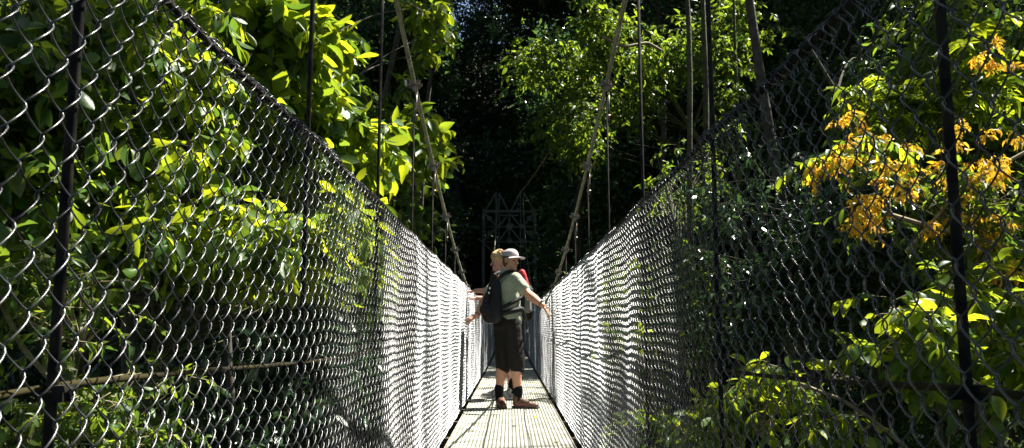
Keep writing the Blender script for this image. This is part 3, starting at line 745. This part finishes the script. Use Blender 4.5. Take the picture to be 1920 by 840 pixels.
def head_prims(c, f, up=(0, 0, 1), k=1.0):
    """skull, jaw, nose, brow, ears; c = centre of the head"""
    f = nrm(np.asarray(f, float)); up = nrm(np.asarray(up, float)); up = nrm(up - (up @ f) * f); s = np.cross(f, up); c = np.asarray(c, float)
    q = lambda a, b, z: c + k * (a * f + b * s + z * up)
    P = [(q(-.025, 0, .035), q(.012, 0, .045), .078 * k, .076 * k, s, .95),          # skull
         (q(.01, 0, .0), q(.03, 0, -.045), .068 * k, .050 * k, s, .95),              # face
         (q(.045, 0, -.07), q(.062, 0, -.085), .036 * k, .026 * k),                   # chin
         (q(-.01, 0, -.055), q(.02, 0, -.065), .052 * k, .045 * k, s, .95),           # jaw
         (q(.078, -.028, .018), q(.078, .028, .018), .012 * k, .012 * k),             # brow
         (q(.086, 0, .008), q(.106, 0, -.022), .007 * k, .0125 * k),                  # nose
         (q(.096, -.012, -.025), q(.096, .012, -.025), .0075 * k, .0075 * k),
         (q(.083, -.018, -.052), q(.083, .018, -.052), .0075 * k, .0075 * k),         # lips
         (q(.060, -.036, -.012), q(.056, -.04, -.02), .020 * k, .016 * k), (q(.060, .036, -.012), q(.056, .04, -.02), .020 * k, .016 * k)]
    for e in (-1, 1): P.append((q(-.008, e * .078, .018), q(-.004, e * .079, -.022), .018 * k, .012 * k, s, .45))
    return P, q

def shoe(parent, heel, toe_dir, mat, sole, lace=None):
    h = np.asarray(heel, float); d = nrm(np.array([toe_dir[0], toe_dir[1], 0.0])); s = np.array([-d[1], d[0], 0])
    up = np.array([0, 0, 1.0])
    o = blob('shoe', [(h + up * .055, h + d * .10 + up * .055, .042, .044), (h + d * .08 + up * .048, h + d * .215 + up * .034, .044, .036, up, .8), (h + up * .09, h + up * .12 + d * .01, .042, .044), (h + d * .05 + up * .08, h + d * .13 + up * .06, .040, .034)], mat, parent, .007, 3)
    blob('sole', [(h - d * .012 + up * .016, h + d * .09 + up * .016, .043, .040, up, .36), (h + d * .09 + up * .016, h + d * .222 + up * .016, .040, .041, up, .36)], sole, o, .006, 2)
    if lace is not None:
        b = MB()
        for k in range(3):
            c = h + d * (.085 + k * .025) + up * (.100 - k * .011); b.tube([c - s * .024 - up * .006, c + up * .002, c + s * .024 - up * .006], .0028, 5)
        b.build('laces', lace, o)

def strap(name, pts, mat, parent, w=.018, th=.005, n=30):
    P = np.array(pts, float); t = np.linspace(0, len(P) - 1, n)
    Q = np.stack([np.interp(t, np.arange(len(P)), P[:, i]) for i in range(3)], 1)
    for _ in range(4): Q[1:-1] = (Q[:-2] + Q[1:-1] + Q[2:]) / 3
    b = MB(); b.tube(Q, w * .5, 8); return b.build(name, mat, parent)

# --- the man in the cap
def man():
    root = thing('person', (0, 9.0, 0), 'person in pale cap and sage T-shirt with arms out to both fences', 'person')
    a = R(30); F = np.array([math.cos(a), math.sin(a), 0]); Rt = np.array([math.sin(a), -math.cos(a), 0]); U = np.array([0, 0, 1.0])
    B0 = np.array([-.035, 9.0, 0.0])
    L = lambda f, r, z: B0 + f * F + r * Rt + z * U
    hipR, hipL = L(0, .085, .93), L(0, -.085, .93)
    ankR = np.array([.085, 8.92, .12]); ankL = np.array([-.125, 9.03, .12])
    kneR = (hipR + ankR) / 2 + F * .03 + U * -.02; kneL = (hipL + ankL) / 2 + F * .025 + U * -.02
    neck = L(-.02, 0, 1.47)
    shR, shL = L(-.01, .185, 1.415), L(-.01, -.185, 1.415)
    elR = np.array([.20, 8.70, 1.235]); wrR = np.array([.345, 8.56, 1.115])
    elL = np.array([-.285, 9.10, 1.20]); wrL = np.array([-.375, 8.98, 1.01])
    hc = np.array([.005, 8.985, 1.625]); hf = np.array([.74, -.66, -.06])
    HP, q = head_prims(hc, hf, k=1.0)
    body = list(HP)
    body += [(neck - U * .02, hc - U * .05, .058, .053)]
    body += [(L(0, -.10, 1.38), L(0, .10, 1.38), .09, .09, F, .9), (L(0, 0, 1.32), L(0, 0, 1.05), .12, .11, F, .8), (L(0, -.06, .97), L(0, .06, .97), .10, .10)]
    for sh, el, wr_ in ((shR, elR, wrR), (shL, elL, wrL)):
        body += [(L(0, 0, 1.40), sh, .07, .06), (sh, el, .056, .045), (el, el + (wr_ - el) * .35, .048, .050), (el + (wr_ - el) * .35, wr_, .050, .030)]
    body += hand(wrR, (.60, .0, -.78), (-.5, .25, -.7), spread=.42, curl=.5, thumb_side=1)
    body += hand(wrL, (-.80, -.1, -.42), (-.35, .25, -.6), spread=.42, curl=.45, thumb_side=-1)
    for hp, kn, an in ((hipR, kneR, ankR), (hipL, kneL, ankL)):
        body += [(hp, kn, .085, .058), (kn, kn + (an - kn) * .3 - F * .012, .056, .062), (kn + (an - kn) * .3 - F * .012, an, .060, .038), (an, an - U * .06 + F * .05, .036, .030)]
    blob('body', body, M['skin'], root, .0055, 2)
    # face details
    for e in (-1, 1):
        blob('eye', [(q(.073, e * .031, .002), q(.074, e * .031, .002), .0105, .0105)], M['eye'], root, .003, 1)
    # clothes
    blob('t_shirt', [(L(0, -.11, 1.385), L(0, .11, 1.385), .105, .105, F, .95), (L(-.005, -.03, 1.34), L(.01, -.02, 1.02), .145, .150, F, .86), (L(-.005, .03, 1.34), L(.01, .02, 1.02), .145, .150, F, .86),
                     (L(.01, -.05, 1.00), L(.01, .05, 1.00), .135, .135), (L(.01, -.05, .95), L(.01, .05, .95), .13, .13),
                     (L(0, .10, 1.40), shR, .09, .075), (shR, shR + (elR - shR) * .62, .076, .074), (L(0, -.10, 1.40), shL, .09, .075), (shL, shL + (elL - shL) * .62, .076, .074), (neck - U * .035, neck + U * .012, .085, .068)],
         M['shirt'], root, .008, 3, .022, .09)
    sh_ = []
    for hp, kn in ((hipR, kneR), (hipL, kneL)):
        lo = kn - U * .045 + (kn - hp) * .04
        sh_ += [(hp, kn, .112, .092), (kn, lo, .090, .084)]
    sh_ += [(L(0, -.05, .93), L(0, .05, .93), .135, .135)]
    o = blob('cropped_trousers', sh_, M['shorts'], root, .008, 3, .02, .1)
    for kn, an in ((kneR, ankR), (kneL, ankL)):
        blob('sock', [(an - U * .03, an + U * .085 + (kn - an) * .02, .043, .053)], M['sock'], root, .006, 2)
    shoe(root, ankR - U * .12 - np.array([.02, .0, 0]) * 1, (.93, -.18), M['shoe_brown'], M['sole'], M['lace'])
    shoe(root, ankL - U * .12 + np.array([0, .03, 0]), (.25, -.97), M['shoe_brown'], M['sole'], M['lace'])
    # cap
    cap = blob('cap', [(q(-.028, 0, .056), q(.010, 0, .060), .084, .081)], M['cap'], root, .005, 2)
    me = cap.data
    # trim everything of the cap that lies below the brow line
    import bmesh
    bm = bmesh.new(); bm.from_mesh(me)
    pl = q(0, 0, .045) ; nv = nrm(q(.0, 0, 1) - q(0, 0, 0) + .12 * (q(1, 0, 0) - q(0, 0, 0)) * -1)
    M0 = cap.matrix_parent_inverse
    bmesh.ops.bisect_plane(bm, geom=bm.verts[:] + bm.edges[:] + bm.faces[:], plane_co=Vector(pl), plane_no=Vector(nv), clear_inner=True)
    bm.to_mesh(me); bm.free()
    blob('cap_band', [(q(-.03, -.0, .046), q(-.005, 0, .048), .0885, .0875, np.array([0, 0, 1.0]), .16)], M['cap_band'], cap, .004, 1)
    # brim: a thin curved plate
    b = MB(); V = []; Q = []
    nu, nvv = 12, 6
    for i in range(nu + 1):
        th = R(-62 + 124 * i / nu)
        for j in range(nvv + 1):
            rr = .078 + .098 * (j / nvv) * math.cos(th) ** .6
            V.append(q(rr * math.cos(th) + .0 , rr * math.sin(th) * .93, .050 - .010 * (j / nvv) - .55 * (rr * math.sin(th)) ** 2 * 2.2))
    V = np.array(V); up_ = (q(0, 0, 1) - q(0, 0, 0)) * .005
    m = (nu + 1) * (nvv + 1)
    for i in range(nu):
        for j in range(nvv):
            a0 = i * (nvv + 1) + j; Q += [[a0, a0 + 1, a0 + nvv + 2, a0 + nvv + 1], [m + a0, m + a0 + nvv + 1, m + a0 + nvv + 2, m + a0 + 1]]
    for i in range(nu):
        a0 = i * (nvv + 1) + nvv; Q.append([a0, a0 + m, a0 + m + nvv + 1, a0 + nvv + 1])
    b.add(np.concatenate([V, V + up_]), Q); b.build('brim', M['cap'], cap)
    blob('hair', [(q(-.035, 0, .02), q(-.035, 0, -.015), .076, .068), (q(-.01, -.06, .01), q(-.01, -.062, .03), .02, .02), (q(-.01, .06, .01), q(-.01, .062, .03), .02, .02)], M['hair_dark'], root, .006, 2, .006, .02)
    # wristbands
    for wr_, el, lab in ((wrR, elR, None), (wrL, elL, None)):
        d = nrm(wr_ - el); c = wr_ - d * .02
        b = MB(); uu = nrm(np.cross(d, (0, 0, 1.0))); vv = np.cross(d, uu); an_ = np.linspace(0, 2 * math.pi, 17)
        b.tube(np.array([c + .030 * (math.cos(x) * uu + math.sin(x) * vv) for x in an_]), .0055, 6, ref=d, cap=False); b.build('wristband', M['pack_black'], root)
    # rucksack, slung on the back, bulging to the left in view
    pk = thing('rucksack', (L(-.2, 0, 1.0)), 'black rucksack with orange tab worn by the person in the cap', 'rucksack')
    blob('bag', [(L(-.165, -.03, 1.36), L(-.205, -.03, 1.06), .062, .118, F, .75), (L(-.165, .04, 1.36), L(-.205, .07, 1.06), .06, .115, F, .75), (L(-.18, 0, 1.30), L(-.175, 0, 1.42), .075, .05, F, .75), (L(-.195, -.06, 1.02), L(-.195, .09, 1.02), .095, .095, F, .85)], M['pack_black'], pk, .008, 3, .018, .07)
    blob('front_pocket', [(L(-.285, -.03, 1.08), L(-.285, .05, 1.08), .065, .065, F, .6), (L(-.275, 0, 1.16), L(-.27, .02, 1.22), .06, .05, F, .6)], M['pack_black'], pk, .008, 3, .01, .06)
    strap('shoulder_strap', [L(-.16, .09, 1.42), L(-.08, .12, 1.50), L(.02, .12, 1.505), L(.12, .12, 1.44), L(.15, .12, 1.33), L(.12, .16, 1.22), L(.0, .175, 1.17), L(-.13, .14, 1.10)], M['pack_black'], pk, .042)
    strap('shoulder_strap', [L(-.16, -.09, 1.42), L(-.08, -.12, 1.50), L(.02, -.12, 1.505), L(.12, -.12, 1.44), L(.15, -.12, 1.33), L(.12, -.16, 1.22), L(.0, -.175, 1.17), L(-.13, -.14, 1.10)], M['pack_black'], pk, .042)
    strap('hip_belt', [L(-.15, .10, 1.03), L(-.04, .175, 1.06), L(.08, .165, 1.09), L(.155, .08, 1.07), L(.165, 0, 1.05)], M['pack_black'], pk, .06)
    strap('loose_strap', [L(.11, .155, 1.08), L(.15, .14, 1.0), L(.175, .13, .93), L(.19, .12, .86)], M['pack_black'], pk, .022)
    b = MB(); c = L(.192, .12, .85); b.box(c, (.022, .014, .045)); b.box(c + [0, 0, .03], (.028, .018, .012)); b.build('buckle', M['white'], pk, smooth=False)
    blob('orange_tab', [(L(-.165, -.02, 1.455), L(-.15, .02, 1.45), .022, .018)], M['orange'], pk, .005, 2)
    strap('grab_loop', [L(-.17, -.03, 1.42), L(-.19, -.015, 1.475), L(-.19, .015, 1.475), L(-.17, .03, 1.42)], M['pack_black'], pk, .014)
    b = MB()
    for (f_, r_, z_) in ((-.262, .07, 1.31), (-.268, .06, 1.26)): b.box(L(f_, r_, z_), (.018, .012, .02))
    b.build('zip_pull', M['white'], pk, smooth=False)
man()

# --- the person behind him, facing the left fence
def second():
    root = thing('person', (-.02, 10.1, 0), 'person with curly blond hair facing the left fence, behind the capped one', 'person')
    F = np.array([-1.0, .05, 0]); F /= np.linalg.norm(F); Rt = np.array([F[1], -F[0], 0]); U = np.array([0, 0, 1.0])
    B0 = np.array([.0, 10.1, 0.0]); L = lambda f, r, z: B0 + f * F + r * Rt + z * U
    hipR, hipL = L(0, .085, .96), L(0, -.085, .96); ankR, ankL = L(.13, .10, .12), L(-.02, -.10, .12)
    kneR = (hipR + ankR) / 2 + F * .03; kneL = (hipL + ankL) / 2 + F * .03
    neck = L(.07, 0, 1.54); shR, shL = L(.07, .18, 1.47), L(.07, -.18, 1.47)
    elL = L(.26, -.22, 1.33); wrL = L(.42, -.17, 1.335); elR = L(.24, .20, 1.24); wrR = L(.43, .10, 1.255)
    hc = L(.145, 0, 1.70); hf = np.array([-.95, -.12, -.08]); HP, q = head_prims(hc, hf)
    body = list(HP) + [(neck - U * .02, hc - U * .05, .056, .052), (L(.04, -.1, 1.44), L(.04, .1, 1.44), .09, .09), (L(.04, 0, 1.4), L(0, 0, 1.1), .12, .11), (L(0, -.06, 1.0), L(0, .06, 1.0), .10, .10)]
    for sh, el, wr_ in ((shR, elR, wrR), (shL, elL, wrL)):
        body += [(L(.05, 0, 1.45), sh, .07, .06), (sh, el, .052, .041), (el, wr_, .042, .028)]
    body += hand(wrL, (-.95, .1, -.12), (0, .1, -1), spread=.15, curl=.8, thumb_side=-1) + hand(wrR, (-.95, .05, -.12), (0, -.1, -1), spread=.15, curl=.8, thumb_side=1)
    for hp, kn, an in ((hipR, kneR, ankR), (hipL, kneL, ankL)):
        body += [(hp, kn, .085, .058), (kn, kn + (an - kn) * .3 - F * .012, .056, .062), (kn + (an - kn) * .3 - F * .012, an, .060, .038), (an, an - U * .06 + F * .05, .036, .030)]
    blob('body', body, M['skin_pink'], root, .006, 2)
    blob('eye', [(q(.073, -.031, .002), q(.074, -.031, .002), .0105, .0105)], M['eye'], root, .003, 1)
    blob('eye', [(q(.073, .031, .002), q(.074, .031, .002), .0105, .0105)], M['eye'], root, .003, 1)
    cur = [(q(-.03, 0, .05), q(.02, 0, .075), .092, .080)]
    rg = random.Random(3)
    for _ in range(46):
        th = rg.uniform(0, 6.28); ph = rg.uniform(-.2, 1.45)
        c = q(-.02 + .085 * math.cos(ph) * math.cos(th) * .95, .088 * math.cos(ph) * math.sin(th), .055 + .095 * math.sin(ph))
        if ((c - q(0, 0, 0)) @ (q(1, 0, 0) - q(0, 0, 0))) > .075 and c[2] < hc[2] + .06: continue
        cur.append((c, c + np.array([rg.uniform(-.015, .015) for _ in range(3)]), .021, .017))
    blob('curly_hair', cur, M['hair_blond'], root, .006, 1, .008, .015)
    blob('t_shirt', [(L(.05, -.11, 1.445), L(.05, .11, 1.445), .105, .105), (L(.04, 0, 1.4), L(.01, 0, 1.02), .155, .155, F, .85), (L(.05, .1, 1.45), shR, .09, .076), (shR, shR + (elR - shR) * .7, .078, .07), (L(.05, -.1, 1.45), shL, .09, .076), (shL, shL + (elL - shL) * .7, .078, .07), (L(.0, -.05, 1.0), L(0, .05, 1.0), .13, .13)], M['shirt_pink'], root, .009, 3, .02, .09)
    blob('shorts', [(hipR, kneR + U * .02, .11, .095), (hipL, kneL + U * .02, .11, .095), (L(0, -.05, .97), L(0, .05, .97), .135, .135)], M['shorts'], root, .009, 3, .02, .1)
    for kn, an in ((kneR, ankR), (kneL, ankL)):
        blob('sock', [(an - U * .03, an + U * .12 + (kn - an) * .02, .044, .048)], M['sock'], root, .006, 2)
    shoe(root, ankR - U * .12, (-.95, .2), M['shoe_grey'], M['white'], M['lace']); shoe(root, ankL - U * .12, (-.9, -.35), M['shoe_grey'], M['white'], M['lace'])
    pk = thing('rucksack', L(-.2, 0, 1.05), 'red and black rucksack worn by the blond person behind', 'rucksack')
    blob('bag', [(L(-.14, -.02, 1.52), L(-.20, -.02, 1.30), .085, .11, F, .8), (L(-.20, -.02, 1.32), L(-.20, -.02, 1.08), .115, .12, F, .8)], M['pack_black'], pk, .009, 3, .02, .07)
    blob('red_flap', [(L(-.15, -.05, 1.55), L(-.205, -.05, 1.38), .062, .055, F, .8), (L(-.15, .05, 1.55), L(-.205, .05, 1.38), .062, .055, F, .8)], M['pack_red'], pk, .008, 3, .01, .05)
    blob('side_pocket', [(L(-.225, -.13, 1.10), L(-.225, -.13, 1.26), .045, .04)], M['pack_grey'], pk, .006, 2)
    blob('water_bottle', [(L(-.225, -.14, 1.22), L(-.225, -.14, 1.34), .032, .03)], M['white'], pk, .005, 1)
    strap('shoulder_strap', [L(-.12, -.09, 1.50), L(0, -.12, 1.575), L(.10, -.12, 1.56), L(.18, -.12, 1.46), L(.19, -.12, 1.34), L(.12, -.16, 1.26), L(-.10, -.15, 1.15)], M['pack_black'], pk, .045)
    strap('shoulder_strap', [L(-.12, .09, 1.50), L(0, .12, 1.575), L(.10, .12, 1.56), L(.18, .12, 1.46), L(.19, .12, 1.34), L(.12, .16, 1.26), L(-.10, .15, 1.15)], M['pack_black'], pk, .045)
    strap('hip_belt', [L(-.12, -.12, 1.08), L(0, -.165, 1.07), L(.12, -.13, 1.06), L(.16, 0, 1.05)], M['pack_black'], pk, .05)
second()

# ------------------------------------------------------------------ camera, light, world
cd = bpy.data.cameras.new('camera'); cam = bpy.data.objects.new('camera', cd); COL.objects.link(cam)
cd.sensor_width = 36; cd.lens = 36 * F_PX / 1920; cd.clip_end = 600; cd.clip_start = .05
cam.location = tuple(CAM); cam.rotation_euler = (math.pi / 2 + PITCH, 0, -YAW)
cd.dof.use_dof = True; cd.dof.focus_distance = 6.0; cd.dof.aperture_fstop = 18
SC.camera = cam
sd = bpy.data.lights.new('sun', 'SUN'); sun = bpy.data.objects.new('sun', sd); COL.objects.link(sun)
sd.energy = 5.0; sd.angle = R(.53); sd.color = (1.0, .95, .86)
sun.rotation_euler = Vector(SUN).to_track_quat('Z', 'Y').to_euler()
w = bpy.data.worlds.new('World'); SC.world = w; w.use_nodes = True
nt = w.node_tree; bg = nt.nodes['Background']
sky = nt.nodes.new('ShaderNodeTexSky'); sky.sky_type = 'NISHITA'; sky.sun_disc = False
sky.sun_elevation = math.asin(SUN[2]); sky.sun_rotation = math.atan2(SUN[0], SUN[1])
nt.links.new(sky.outputs[0], bg.inputs[0]); bg.inputs[1].default_value = .05
SC.view_settings.view_transform = 'Standard'; SC.view_settings.look = 'None'
SC.view_settings.exposure = 1.85; SC.view_settings.gamma = 1
SC.render.engine = 'CYCLES'
cy = SC.cycles; cy.max_bounces = 6; cy.diffuse_bounces = 3; cy.glossy_bounces = 2; cy.transmission_bounces = 4; cy.transparent_max_bounces = 4
cy.use_denoising = True; cy.denoiser = 'OPENIMAGEDENOISE'; cy.denoising_prefilter = 'ACCURATE'; cy.sample_clamp_indirect = 4
